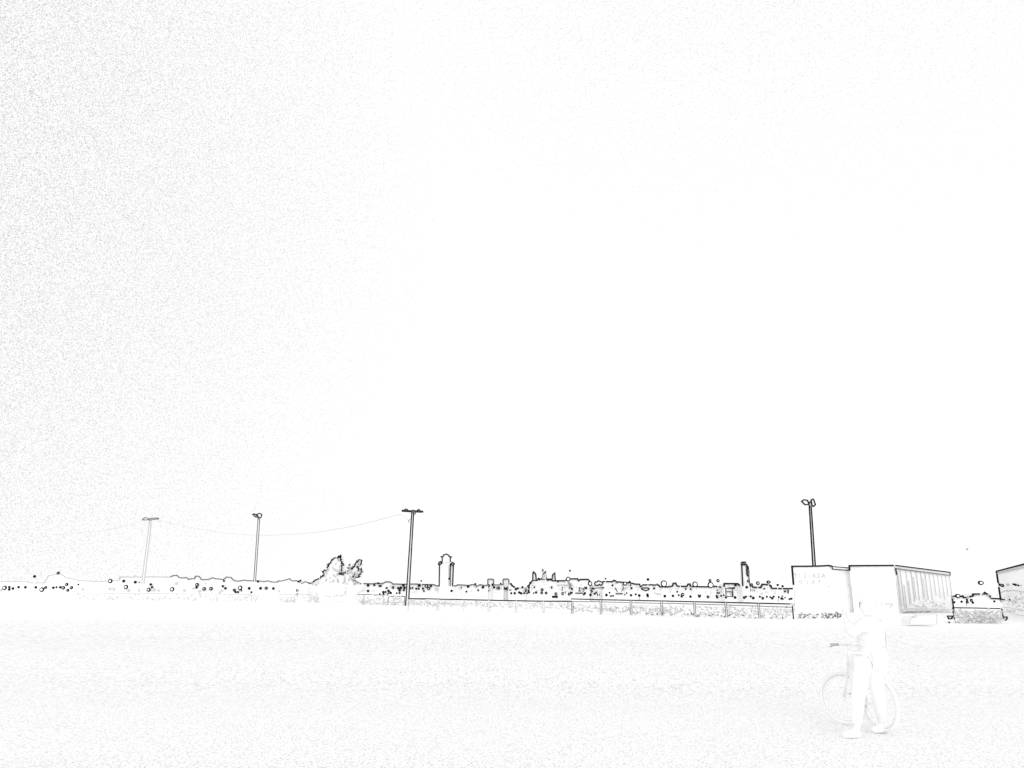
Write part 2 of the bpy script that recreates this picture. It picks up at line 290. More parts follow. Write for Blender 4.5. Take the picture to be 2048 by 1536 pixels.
p=poleroot('floodlight_mast','floodlight mast with two aimed heads rising behind the large white shed','lamp mast',1626,125)
pole_part(p,1627.5,1150,1620.2,1011,125,5.4,3.8,BLACK,2.0)
outline_part('floodlight',p,[(1603,1002.6),(1607,999.6),(1614.4,1000.6),(1617.4,1007),(1617.6,1009.4),(1610,1009.6)],124.6,1.2,PALE,BLACK,2.1)
outline_part('floodlight',p,[(1622,1000),(1625.4,998),(1627.4,1000),(1630.6,1009.5),(1627.4,1013),(1625,1012.4),(1623.6,1009),(1622.4,1004)],124.4,1.2,PALE,BLACK,2.1)
m=MB(); m.tube([at(x,y,124.4) for x,y in ((1617.4,1006.6),(1619.4,1005),(1622.4,1004))],lw(125,2.1),BLACK); m.build('bracket',p)
# wire
m=MB(); wl=[(818,1041,112),(801,1028.6,112),(790,1031,113),(770,1036.5,114),(740,1044.5,117),(700,1053.5,121),(660,1060.5,125),(620,1066,128),(580,1069,131),(540,1070.2,134),(500,1070,137),(460,1067,140),(420,1062,143),(380,1055,146),(340,1047,149),(317,1041,150)]
m.tube([at(*q) for q in wl],lw(130,1.2),VFAINT); tag(m.build('power_wire'),'thin wire sagging between the two crossarm poles','wire')
m=MB(); m.tube([at(*q) for q in ((286,1041,150),(250,1052,152),(215,1060,155),(170,1066,158),(120,1069,162),(60,1066,167),(-30,1056,174))],lw(155,.8),VFAINT); tag(m.build('power_wire'),'very faint wire running left from the farthest left pole','wire')
# ------------------------------------------------------------------ dots: lamps and lit windows
D1=[(55,484,26),(8,515,14,1),(116,474,13),(115,505,13),(162,492,14),(235,475,13),(322,477,14),(456,478,14),(533,507,27),(582,480,16),(680,483,14),(720,476,10),(768,476,13),(808,484,20),(852,440,18),(866,515,16),(912,482,18),(1000,442,9),(440,338,15),(742,295,17),(1410,398,25),(1580,397,15),(1610,474,25),(1728,411,15),(1780,412,6),(1057,505,14,1),(1405,497,16,1),(1452,503,18,1),(1640,517,18,1),(1780,517,14,1),(1900,508,22),(1927,440,13),(1943,475,11),(1962,508,18,1),(2024,517,12,1)]
D2=[(280,503,26),(435,517,14,1),(600,445,20),(592,480,12),(628,528,14,1),(690,498,20),(778,495,20),(945,396,10),(930,463,12),(963,490,13),(707,425,8,1),(915,520,12,1),(890,545,14,1),(1077,513,16),(1095,539,12),(1126,539,12),(1152,483,26),(1160,515,14),(1268,490,15),(1298,540,11),(1380,403,11),(1412,490,15),(1485,489,17),(1577,492,14),(1886,517,16),(1882,566,10),(1925,392,11),(1897,403,11),(1650,525,10,1),(335,425,16,1),(550,493,10,1)]
D3=[(320,580,16,1),(713,505,8),(813,338,8,1),(765,350,10,1),(702,390,12,1),(998,517,15),(1078,513,12),(998,588,14),(1128,490,12),(1135,524,12),(1160,524,12),(1237,550,11),(1318,543,16),(1450,513,15),(1385,552,14),(1418,547,15),(1465,547,15),(1148,627,9),(1193,602,14),(1222,602,12),(1197,627,11),(1248,627,9),(1258,585,13),(1272,607,16),(1292,615,12),(1365,616,10),(1403,580,15),(1402,615,12),(1456,578,12),(1538,552,10),(1567,550,10),(1615,558,11),(1645,558,11),(1650,520,14),(1675,517,12),(1680,460,9),(1745,525,20),(1713,588,10),(1700,557,12),(1775,555,18),(1803,525,13),(1918,563,14),(880,585,14),(920,570,16)]
D4=[(8,526,12),(125,562,14),(275,587,14),(246,431,10),(384,560,10,1),(402,545,7),(466,597,11),(488,530,15),(580,500,12),(582,535,10),(617,578,10),(677,540,15),(750,520,16),(803,508,14),(820,541,14),(752,585,6),(868,550,17),(895,552,17),(905,495,11),(942,550,16),(970,560,12),(995,555,17),(1036,498,12),(1053,520,12),(1075,535,11),(1100,565,14),(1125,555,12),(1183,540,13),(1030,575,12),(1040,617,12),(1085,617,14),(1143,607,14),(1167,619,14),(1207,617,11),(1232,583,17),(1260,583,13),(1268,545,13),(1268,606,12),(1245,618,10),(1285,485,14),(1270,515,10),(1337,540,9),(1327,617,9),(1358,607,14),(1436,572,16),(1430,612,16),(1487,614,16),(1390,432,13),(1478,343,9),(1512,447,11),(1545,443,12),(1553,543,15),(1612,625,18),(1575,663,13),(1599,663,13),(1624,663,13),(1640,472,7),(1700,622,18),(1722,608,13),(1783,628,17),(1812,608,15),(1795,546,16),(1820,565,11),(1792,329,11),(1768,436,28),(1785,490,12),(1998,550,14),(1982,617,14),(1968,635,10)]
D5=[(343,573,36),(605,490,12),(727,602,14),(568,645,16),(380,655,14),(405,660,12),(250,740,16),(237,765,12),(367,705,20),(350,765,20),(420,748,15),(447,727,14),(487,763,22),(623,768,20),(675,728,13),(697,785,12),(720,783,10),(745,783,10),(940,573,32),(1018,545,18),(1025,600,16),(1050,652,17),(912,660,14),(940,657,15),(968,735,12),(935,762,10),(1043,772,18),(1122,757,14),(1183,777,20),(1323,765,20),(1330,790,16),(1332,503,20),(1437,655,15),(1447,737,12,1),(1603,575,52),(1620,787,20),(1758,783,19),(1830,713,13),(1858,770,14),(1925,760,26),(1907,793,16),(1978,665,13),(1180,585,10),(1250,590,9),(1385,587,8),(1488,583,10),(1885,573,8,1),(775,655,10)]
D6=[(258,585,44),(523,597,48),(513,521,22),(650,523,25),(950,600,18),(925,648,13),(1170,530,23),(1225,592,22),(1255,628,12),(1140,635,20),(1210,685,15),(1260,690,14),(1330,565,28),(1513,547,24),(1443,660,12),(1670,597,17),(1753,618,17),(1398,745,14,1),(1795,707,15),(1847,697,13),(1848,730,11),(100,667,11),(187,668,13),(180,795,19),(318,770,12),(332,793,18),(350,778,12),(480,800,22),(648,688,13),(638,733,12),(668,733,12),(626,778,14),(635,805,18),(703,782,14),(750,772,12),(787,808,18),(942,810,20),(1098,812,20),(1130,795,14),(1208,792,15),(1253,818,20),(1365,797,14),(1415,822,21),(1485,797,14),(1545,803,12),(1600,795,15),(1575,825,18),(1688,803,14),(1747,788,10),(1735,828,18),(1762,835,10),(1795,812,10),(1905,830,16),(1873,838,14)]
D8=[(1390,578,30),(1037,778,28),(972,827,16,1),(985,874,14),(1098,866,14),(1180,838,13),(1185,875,19),(1247,845,20),(1270,881,15),(1598,863,13),(1677,868,20),(1660,787,14),(1722,833,12),(1750,840,12),(1828,838,13),(1805,608,18,1),(1890,600,12),(1922,608,16),(1963,617,12),(2005,623,9,1),(892,1182,10),(1790,700,10,1),(2003,742,8,1),(1915,877,14,1),(1988,825,12,1)]
dots=[]
for L,(ox,oy,s) in ((D1,(0,1100,6.4)),(D2,(300,1100,6.4)),(D3,(580,1090,6.4)),(D4,(860,1090,6.4)),(D5,(1140,1100,8.533)),(D6,(1360,1100,8.533)),(D8,(1780,1090,7.642))):
    for d in L:
        x,y,r=ox+d[0]/s,oy+d[1]/s,d[2]/s; dots.append((x,y,r,len(d)>3))
seen=[]
for d in dots:
    if all(abs(d[0]-e[0])+abs(d[1]-e[1])>2.2 for e in seen): seen.append(d)
dots=seen
def ring(m,x,y,r,Y,ink,sx=1.):
    k=pxm(Y); c=at(x,y,Y); n=12; core=max(.0,r-(2.0 if r<3.3 else 1.8)); R0=r+.35
    def circ(rad,dy): return [c+Vector((math.cos(2*math.pi*(i+.5)/n)*rad*k*sx,dy,math.sin(2*math.pi*(i+.5)/n)*rad*k)) for i in range(n)]
    m.prism(circ(R0,0),.25*k*6,ink)
    if core>.35: m.prism(circ(core,-.06*Y/100),.02,PALE)
GAPROW=[]; nl=0
for (x,y,r,f) in dots:
    home=None
    for (a,b_,pl,Y,t) in BANDS:
        tp=top_at(pl,x)
        if tp is not None and y>tp+r*.7 and y<1183 and (home is None or Y<home[1]): home=(t,Y)
    ink=FAINT if f else (BLACK if r>1.5 else DARK)
    if x>1990:
        continue
    if r>3.6 and not f: home=None
    if home:
        m=MB(); ring(m,x,y,r,home[1]-.9,ink); m.build('window',home[0]); continue
    Y=195. if x>1890 else (270. if x<620 else 285.)
    if 620<x<726 and y<1172: continue
    c=at(x,y,Y); base=c.copy(); base.z=0
    m=MB(); ring(m,x,y,r,Y,ink,1.35 if (x>1905 and r>3.5) or (1500<x<1545 and y<1166) else 1.); m.tube([base+Vector((0,.6,0)),c+Vector((0,.6,-r*pxm(Y)*.8))],lw(Y,.9),PALE)
    o=m.build('street_lamp',origin=base)
    if r>=5: tag(o,{0:'very large glaring round lamp over the long terminal',1:'large glaring round lamp above the low warehouse roof',2:'large glaring round lamp just right of the warehouse chimney stub'}[0 if x<1350 else (2 if x<1410 else 1)],'street lamp')
    elif r>3.5: tag(o,'medium bright lamp with a white centre and thick dark rim on the far shore','street lamp','medium bright lamps along the far shore')
    elif x<330: tag(o,'tiny dark rimmed lamp on the far shore left of the slim lamp mast','street lamp','tiny lamps on the left shore')
    elif x<720: tag(o,'tiny dark rimmed lamp on the shore below the wooded rise','street lamp','tiny lamps below the wooded rise')
    elif x<1060: tag(o,'tiny dark rimmed lamp on the shore left of the finned hall','street lamp','tiny lamps left of the finned hall')
    elif x<1600: tag(o,'small dark rimmed lamp in the waterside row right of the finned hall','street lamp','quay lamps right of the finned hall')
    else: tag(o,'small dark rimmed lamp seen in the gap between the two near sheds','street lamp','lamps in the gap between the sheds')
for (a,b_,pl,Y,t) in BANDS:
    if a<560 or b_-a<10 or 'tree' in t.name: n_=0 if a<560 else 2
    else: n_=int((b_-a)/6)
    for _ in range(n_):
        x=random.uniform(a+3,max(a+4,b_-8)); y=random.uniform((top_at(pl,x) or 1175)+3,1186); l=random.uniform(2,7)
        m=MB(); kind_=random.random()
        if kind_<.5: m.tube([at(x,y,Y-.8),at(x+l,y+.15,Y-.8)],lw(Y,.9),random.choice((FAINT,VFAINT)))
        elif kind_<.8: m.tube([at(x,y,Y-.8),at(x+.1,y+3,Y-.8)],lw(Y,.9),VFAINT)
        else: m.tube([at(x,y,Y-.8),at(x+2,y,Y-.8),at(x+2,y+2.4,Y-.8),at(x,y+2.4,Y-.8)],lw(Y,.8),VFAINT,closed=True)
        m.build('facade_trim' if 'tree' not in t.name else 'branch',t)
# a wide twin lamp and other odd shapes
def odd(name,label,cat,pl,Y,ink,w,post=True):
    cx=sum(p[0] for p in pl)/len(pl); cy=sum(p[1] for p in pl)/len(pl)
    b=at(cx,cy,Y); b.z=0; m=MB(); P=[at(x,y,Y) for x,y in pl]; m.prism(P,.5,PALE); m.tube([p-Vector((0,.1,0)) for p in P],lw(Y,w),ink,closed=True)
    if post: c=at(cx,cy,Y); m.tube([b+Vector((0,.4,0)),c+Vector((0,.4,0))],lw(Y,1.2),PALE)
    return tag(m.build(name,origin=b),label,cat)
odd('lamp_cluster','wide cluster of glaring lamps above the plain pale block','lamp cluster',[(1189,1168),(1190,1164),(1194,1163.6),(1197,1161.4),(1201,1163),(1205,1164.6),(1205.6,1168),(1203,1170.6),(1198.6,1168.8),(1195,1171),(1191,1170.6)],284,BLACK,2)
odd('lamp_cluster','flat oblong pair of lamps in front of the long terminal','lamp cluster',[(1283,1176.6),(1285,1175.8),(1296,1175.8),(1298.6,1177.6),(1297,1179.6),(1292,1181.6),(1287,1180),(1283.6,1179)],284,BLACK,2)
odd('sign_panel','small pale oblong panel below the long terminal','panel',[(1313,1187),(1317,1186.4),(1321,1187),(1322,1189.6),(1313.6,1189.6)],284,FAINT,1.3)
odd('banner','short dark edged bar right of the lamp cluster near the water edge','banner',[(1232,1186.4),(1245,1186.4),(1245,1188.4),(1232,1188.4)],284,MID,1.4)
odd('banner','short grey bar below the flat roofed block right of the finned hall','banner',[(1151,1185.6),(1165,1185.6),(1165,1187.4),(1151,1187.4)],284,MID,1.3)
odd('banner','long faint grey bar on the flat roofed block','banner',[(1114,1169.6),(1124,1169.4),(1146,1170),(1146,1172),(1126,1172),(1114,1172)],284,FAINT,1.3)
def lines(name,label,cat,segs,Y,base=1190):
    cx=segs[0][0][0][0]; b=at(cx,base,Y); b.z=0; m=MB()
    for pl,ink,w in segs: m.tube([at(x,y,Y) for x,y in pl],lw(Y,w),ink)
    return tag(m.build(name,origin=b),label,cat)
lines('crane','small dark framework crane right of the finned hall','crane',[([(1159,1174),(1158,1182),(1161,1183)],DARK,1.8),([(1158,1175.6),(1167,1177)],MID,1.5),([(1167,1180),(1169,1173),(1168,1181),(1165,1184)],DARK,1.5),([(1161,1181),(1166,1178)],MID,1.3)],283)
lines('crane','pair of short dark struts under the terminal roof','crane',[([(1231,1176),(1232.4,1180),(1235,1183.6)],DARK,1.6),([(1245,1168),(1247,1176),(1243,1183)],MID,1.6),([(1248,1176),(1248,1183)],FAINT,1.3)],283)
lines('guard_rail','dark guard rail in front of the terminal building','rail',[([(1187,1176.8),(1193,1176),(1206,1175.6)],DARK,1.5),([(1206,1176),(1222,1177)],FAINT,1.2),([(1222,1177),(1248,1177.4),(1262,1178)],FAINT,1.1),([(1180,1171),(1180,1180),(1183,1184)],MID,1.5)],283)
lines('gantry','grey gantry frame between the finned hall and the flat roofed block','gantry',[([(1126,1174),(1124,1176),(1125,1180),(1123,1182)],DARK,1.4),([(1126,1176),(1132,1175),(1134,1172)],FAINT,1.2),([(1130,1182.4),(1145,1183)],FAINT,1.2),([(1135,1164),(1138,1167),(1141,1171),(1143,1166)],MID,1.5)],283)
odd('kiosk','small upright kiosk with a grid of panes below the stepped block','kiosk',[(1451,1176.4),(1465.4,1176.2),(1465.4,1193.4),(1452,1193.2)],280,MID,1.7,False)
lines('kiosk_awning','dark double awning across the kiosk below the stepped block','awning',[([(1451,1183.4),(1458,1183),(1465,1183.8)],MID,1.9),([(1458,1176),(1466,1176)],BLACK,2.2),([(1465.6,1183),(1465.8,1193)],BLACK,1.8),([(1462,1185),(1461.6,1190)],FAINT,1.2)],279.4)
m=MB()
for yy in (1097.2,1099.6): m.tube([at(1930.6,yy,180),at(1934,yy+.3,180),at(1938,yy,180)],lw(180,1.2),FAINT)
m.tube([at(1934.4,1096.8,180),at(1934.4,1100,180)],lw(180,1.2),MID)
tag(m.build('flying_bird'),'tiny dark bird shape alone in the sky above the gap between sheds','bird')
# ------------------------------------------------------------------ the near sheds
def shed_wall_pts(pl,Y):
    return [at(x,y,Y) for x,y in pl]
b=at(1587,1200,95); b.z=0
sa=thing('white_shed','large white shed with faint writing and a notch in its roofline','shed',b)
q=shed_wall_pts([(1583.4,1132.6),(1624,1132.4),(1630,1132.2),(1645,1131.6),(1657,1131),(1662,1132),(1665,1134),(1665,1138.4),(1699,1141.6)],95)
lo=q[-1].copy(); lo.z=0; l0=q[0].copy(); l0.z=0
m=MB(); m.prism(q+[lo,l0],Vector((5.0,11,0)),WALLM); m.build('wall',sa)
m=MB(); m.tube([l0+Vector((0,-.08,3.1))]+[p-Vector((0,.08,0)) for p in q[:7]],lw(95,2.6),BLACK); m.build('roof_trim',sa)
m=MB(); m.tube([at(1588.6,1177,94.8),at(1590.4,1224,94.8)],lw(95,1),VFAINT); m.build('corner_seam',sa)
outline_part('roof_slab',sa,[(1663.6,1132.8),(1675,1134),(1698.4,1135.6),(1698.4,1141),(1665,1138.2)],94.6,.3,PALE,DARK,1.5,back=False)
m=MB(); m.box(at(1658,1173,94.8),(.07,.05,.07),FAINT); m.build('vent',sa)
def text(s,x,y,hpx,Y,par,ink,name='lettering',gap=1.):
    cu=bpy.data.curves.new(name,'FONT'); cu.body=s; cu.size=hpx*pxm(Y)*1.38; cu.align_x='CENTER'; cu.align_y='CENTER'; cu.space_character=gap; cu.fill_mode='NONE'; cu.bevel_depth=lw(Y,.55)
    o=bpy.data.objects.new('t',cu); C.objects.link(o); bpy.context.view_layer.update()
    me=bpy.data.meshes.new_from_object(o.evaluated_get(bpy.context.evaluated_depsgraph_get())); bpy.data.objects.remove(o)
    me.materials.clear(); me.materials.append(ink)
    n=bpy.data.objects.new(name,me); C.objects.link(n); n.rotation_euler=(math.pi/2,0,0); n.parent=par; n.location=at(x,y,Y)-par.location
for ch,x in (('T',1592),('I',1600),('2',1610.5),('I',1620),('R',1629),('Z',1638),('A',1647.5)): text(ch,x,1151.6,8.5,94.9,sa,VFAINT)
for ch,x in (('0',1601.5),('I',1615),('0',1626.5),('7',1638.6)): text(ch,x,1164.6,8.5,94.9,sa,VFAINT)
b=at(1787,1200,92); b.z=0
sb=thing('white_shed','white shed with a ribbed side wall and a thick eave behind the person','shed',b)
A=at(1698.6,1131.4,94); B=at(1787,1130.8,92); Cc=at(1896,1144.6,104)
for P in (A,B): P.z=(A.z+B.z)/2
topz=B.z; Cz=Cc.z
A0,B0,C0=A.copy(),B.copy(),Cc.copy(); A0.z=B0.z=C0.z=0
D=A+(Cc-B); D0=D.copy(); D0.z=0
m=MB(); m.face([A0,B0,B,A],WALLM); m.face([A0,A,D,D0],WALLM); m.face([D0,D,Cc,C0],WALLM); m.face([A,B,Cc,D],PALE); m.build('wall',sb)
sdir=(Cc-B); 
def sidept(t,zf,off=.0):
    p=B+sdir*t; n=Vector((sdir.y,-sdir.x,0)).normalized(); top=B.z+(Cc.z-B.z)*t; return Vector((p.x,p.y,top*zf))+n*off
m=MB(); m.face([sidept(0,0),sidept(1,0),sidept(1,1),sidept(0,1)],WALLM); m.build('side_wall',sb)
m=MB(); m.tube([at(1699.2,1141,93.8),at(1698.4,1131.4,93.8),B-Vector((0,.1,0))],lw(93,2.5),BLACK); m.tube([at(1699.4,1142,93.8),at(1701,1170,93.8)],lw(93,1.1),VFAINT); m.build('roof_trim',sb)
m=MB(); m.tube([sidept(0,1,.25),sidept(1.0,1,.25)],lw(98,1.7),BLACK); m.tube([sidept(0,.935,.22),sidept(1.0,.92,.22)],lw(98,1.3),MID); m.tube([sidept(1.,1,.25),sidept(1.,.935,.22)],lw(100,1.4),DARK)
m.face([sidept(0,.935,.15),sidept(1,.92,.15),sidept(1,1,.15),sidept(0,1,.15)],PALE); m.build('eave',sb)
m=MB(); m.tube([sidept(0,.94,.2),sidept(0.004,.80,.2)],lw(93,1.8),DARK); m.tube([sidept(0.004,.70,.2),sidept(0.01,.3,.2),sidept(.01,.02,.2)],lw(93,1.4),FAINT); m.build('corner_trim',sb)
ribs=[(.035,.88,.18,FAINT,2.6),(.085,.93,.15,FAINT,1.5),(.12,.6,.1,FAINT,1.4),(.18,.93,.2,FAINT,1.2),(.205,.7,.2,FAINT,1.3),(.27,.93,.25,FAINT,1.5),(.30,.8,.3,FAINT,1.2),(.36,.93,.28,FAINT,1.4),(.44,.93,.3,FAINT,1.4),(.47,.8,.35,VFAINT,1.2),(.52,.9,.3,FAINT,1.4),(.60,.93,.3,VFAINT,1.4),(.68,.9,.4,VFAINT,1.4),(.76,.93,.35,VFAINT,1.3),(.84,.9,.3,VFAINT,1.3),(.92,.9,.4,VFAINT,1.2)]
for t,a,c,ink,w in ribs:
    m=MB(); m.tube([sidept(t,a,.12),sidept(t+.0,c,.12)],lw(98,w*.75),ink); m.build('rib',sb)
m=MB(); m.tube([sidept(.03,.03,.3),sidept(.5,.03,.3)],lw(98,1.4),MID); m.tube([sidept(.5,.03,.3),sidept(1,.0,.3)],lw(98,1.3),FAINT); m.tube([sidept(.05,.11,.3),sidept(.9,.07,.3)],lw(98,1.),VFAINT); m.tube([sidept(1,.92,.1),sidept(1,.35,.1)],lw(100,1.1),FAINT);m.tube([sidept(1,.35,.1),sidept(1,.02,.1)],lw(100,1.8),DARK); m.build('base_rail',sb)
m=MB()
for x,y,x2,y2 in ((1763,1205,1763,1212),(1768,1208,1780,1207),(1780,1207,1785,1208),(1785,1208,1784,1212),(1781,1212,1780,1216)): m.tube([at(x,y,92.2),at(x2,y2,92.2)],lw(92,1.1),VFAINT)
m.build('hatch',sb)
# far right shed
L=at(1994.6,1142.4,95); T=at(2048,1127,76); dirv=T-L; dirv.z=0; E2=L+dirv*2.2; E2.z=L.z; T.z=L.z
nrm=Vector((-dirv.y,dirv.x,0)).normalized(); nrm=-nrm if nrm.dot(L)>0 else nrm
b=L.copy(); b.z=0
sr=thing('cropped_shed','white shed cut off by the right edge with lamps under its eave','shed',b)
def rp(t,z,off=0): p=L+(E2-L)*t; return Vector((p.x,p.y,z))+nrm*off
m=MB(); back=-nrm*9
m.face([rp(0,0),rp(1,0),rp(1,L.z),rp(0,L.z)],SHADEW); m.face([rp(0,0),rp(0,L.z),rp(0,L.z)+back,rp(0,0)+back],SHADEW); m.face([rp(0,L.z),rp(1,L.z),rp(1,L.z)+back,rp(0,L.z)+back],PALE); m.face([rp(0,0)+back,rp(0,L.z)+back,rp(1,L.z)+back,rp(1,0)+back],SHADEW); m.build('wall',sr)
m=MB(); m.tube([rp(0,L.z,.1),rp(1,L.z,.1)],lw(72,2.4),BLACK); m.tube([rp(0,L.z-.28,.1),rp(1,L.z-.28,.1)],lw(88,1.2),FAINT); m.build('roof_trim',sr)
m=MB(); m.tube([rp(0,L.z,.1),rp(0,L.z-1.4,.1)],lw(92,2.2),DARK); m.tube([rp(0,L.z-1.8,.1),rp(0,L.z-3.6,.1)],lw(92,2.2),DARK); m.build('corner_trim',sr)
outline_part('wall_lamp',sr,[(1998,1167.4),(2002,1169),(2005,1168.6),(2007,1171),(2006,1173.4),(2003,1172.6),(1998,1170.6)],90,.2,PALE,DARK,1.7,back=False)
for (x,y,r,f) in dots:
    if x>2000: m=MB(); Yd=95-(x-1994.6)/53.4*19-1.0; ring(m,x,y,r,Yd,FAINT if f else DARK); m.build('wall_lamp',sr)
def wig(x0,y0,x1,y1,n,a): return [(x0+(x1-x0)*i/n+random.uniform(-a,a)*.4,y0+(y1-y0)*i/n+random.uniform(-a,a)) for i in range(n+1)]
for pl,ink in ((wig(2003,1184,2012,1182,3,1)+wig(2015,1182,2030,1181,4,.8)+wig(2034,1181,2060,1188,6,.8),FAINT),(wig(2004,1200,2025,1204,6,1.2)+wig(2028,1200,2060,1197,7,1.4),VFAINT)):
    m=MB(); m.tube([at(x,y,94-(x-1994.6)/53.4*19-.7) for x,y in pl],lw(88,1.3),ink); m.build('bush_line',sr)  # wavy lines drawn on the wall for the bushes and their reflection
m=MB(); m.tube([at(x,y,80) for x,y in ((2004,1222),(2020,1225),(2036,1230),(2052,1231))],lw(80,1.),VFAINT); m.tube([at(x,y,80) for x,y in ((2002,1214),(2020,1216),(2052,1222))],lw(80,1.),VFAINT); m.build('base_rail',sr)
# ------------------------------------------------------------------ fences
def fence(label,rails,posts,Yf,cat='fence'):
    x0=rails[0][0][0][0]; b=at(x0,1200,Yf(x0)); b.z=0; t=thing('railing_fence',label,cat,b)
    for pl,ink,w in rails:
        m=MB(); m.tube([at(x,y,Yf(x)) for x,y in pl],lw(Yf(pl[0][0]),w),ink); m.build('rail',t)
    for x,ya,yb,ink,w,dbl in posts:
        Y=Yf(x)-.08; m=MB(); top=at(x,ya,Y); g=top.copy(); g.z=0 if yb is None else at(x,yb,Y).z
        g.x=top.x-0.0
        if dbl:
            k=1.5*pxm(Y); m.tube([g-Vector((k,0,0)),top-Vector((k,0,0))],lw(Y,w),ink); m.tube([g+Vector((k,0,0)),top+Vector((k,0,0))],lw(Y,w),ink); m.prism([g-Vector((k,.0,0)),top-Vector((k,.0,0)),top+Vector((k,0,0)),g+Vector((k,0,0))],.04,PALE)
        else: m.tube([g,top],lw(Y,w),ink)
        m.build('post',t)
    return t
YM=lambda x: 82-(x-820)*(82-63)/(1586-820)
fence('long railing on the quay from the crossarm pole to the large white shed',
 [([(817,1197.2),(850,1197.4),(877,1198.2),(978,1200.4),(1033,1201.4),(1085,1202.4),(1144,1202.6)],DARK,1.9),
  ([(826,1200),(828,1199.4),(850,1199.2),(853,1203),(857,1207)],FAINT,1.1),
  ([(1142,1197.8),(1200,1199.4),(1262,1200.6),(1325,1202),(1389,1203.4),(1451,1204.8),(1516,1206.4),(1585,1208)],DARK,1.9),
  ([(1142,1202.8),(1200,1203.6),(1262,1205.4),(1325,1206.6),(1338,1206.4),(1389,1208.2),(1451,1210),(1516,1212.2),(1583,1214.4)],MID,1.2),
  ([(1389,1213),(1451,1214.8),(1516,1217.4),(1583,1219)],VFAINT,1.),([(1200,1208),(1262,1210.5),(1300,1212)],VFAINT,1.)],
 [(x,y,None,ink,w,d) for x,y,ink,w,d in ((817,1198,FAINT,1.2,0),(876,1198.6,FAINT,1.3,1),(927,1199.6,VFAINT,1.3,0),(978,1200.6,FAINT,1.2,1),(1032.6,1201.8,FAINT,1.2,1),(1087,1202.8,FAINT,1.3,1),(1144.4,1203,MID,1.2,1),(1201.6,1200,MID,1.1,1),(1261.6,1201,MID,1.1,1),(1323,1202.4,MID,1.1,1),(1339.6,1206.6,FAINT,1.4,0),(1388.6,1203.8,MID,1.1,1),(1451.4,1205,MID,1.1,1),(1517,1207,MID,1.1,1),(1584.6,1208.6,DARK,1.7,0))],YM)
odd('junction_box','small square box on the last post of the long railing','box',[(1584.6,1207.6),(1588.8,1207.8),(1588.6,1212),(1584.6,1211.6)],62.6,FAINT,1.5,False)
fence('faint railing along the far quay left of the slim lamp mast',[([(150,1186.4),(200,1186.6),(300,1187.2),(400,1188),(503,1188.6)],FAINT,1.3)],[(504,1189,None,FAINT,1.2,0)],lambda x:150)
fence('short railing standing left of the bushy trees',[([(558,1188.6),(590,1188.6),(622,1189)],FAINT,1.4),([(559,1190),(562,1202),(590,1202)],VFAINT,1.1)],[(590,1189,None,VFAINT,1.2,0)],lambda x:140)
fence('short railing standing right of the bushy trees',[([(716,1189.4),(735,1189),(757,1190),(776,1190)],MID,1.4),([(777,1192.6),(810,1192.6)],DARK,1.5),([(777,1205),(809,1204.6)],VFAINT,1.1)],[(728,1190,None,FAINT,1.3,1),(776.6,1190,None,MID,1.4,0),(809.6,1193,None,MID,1.3,0)],lambda x:118)
fence('short railing closing the gap between the sheds',[([(1905,1215.4),(1950,1216),(2002,1217)],DARK,1.9),([(1906,1223),(1950,1223.6),(1975,1224)],FAINT,1.1),([(1907,1228),(1950,1228.6)],VFAINT,1.1)],[(1905.6,1215.6,1239,DARK,1.8,0),(2003.6,1217,1234,DARK,1.8,0)],lambda x:60)
fence('slanted stay wire frame beside the slim lamp mast base',[([(508,1190),(506,1200)],FAINT,1.2),([(516,1190),(513,1199)],FAINT,1.2)],[(511,1190,None,VFAINT,1,0)],lambda x:128,'stay')
odd('tapered_planter','tapered dark rimmed box at the foot of the ribbed white shed','planter',[(1893.4,1231.8),(1904,1231.8),(1902,1237.6),(1896,1238)],58,BLACK,1.7,False)
odd('tapered_planter','tapered dark rimmed box at the foot of the cropped shed','planter',[(2004.4,1233.6),(2012.4,1233.8),(2012.6,1237.6),(2009,1240.6),(2005.6,1238.4)],58,DARK,1.7,False)
odd('ground_spotlight','tiny round spotlight on the ground under the left tapered box','spotlight',[(1895,1244.6),(1896.6,1243.2),(1898.4,1244.4),(1897,1246)],55,MID,1.3,False)
# low pale box on the quay
b=at(1847,1248,52); b.z=0
bx=thing('storage_box','low faint edged box with a rounded left end on the quay right of the person','box',b)
P=[at(x,y,50) for x,y in ((1820.6,1248.4),(1821,1241),(1824.4,1233),(1827,1234.6),(1831,1234.6),(1834,1231.6),(1838,1231),(1850,1230),(1862,1229.6),(1873.4,1229.2),(1873.6,1248.6))]
m=MB(); m.prism(P,1.2,CLOTH); m.tube([p-Vector((0,.03,0)) for p in P],lw(50,1.),VFAINT,closed=True); m.build('body',bx)
m=MB(); m.tube([at(x,y,49.9) for x,y in ((1827,1229),(1831,1229.6),(1833.4,1232),(1831,1235),(1827.6,1235),(1826,1232.6))],lw(50,1.1),FAINT); m.build('lid_hinge',bx)
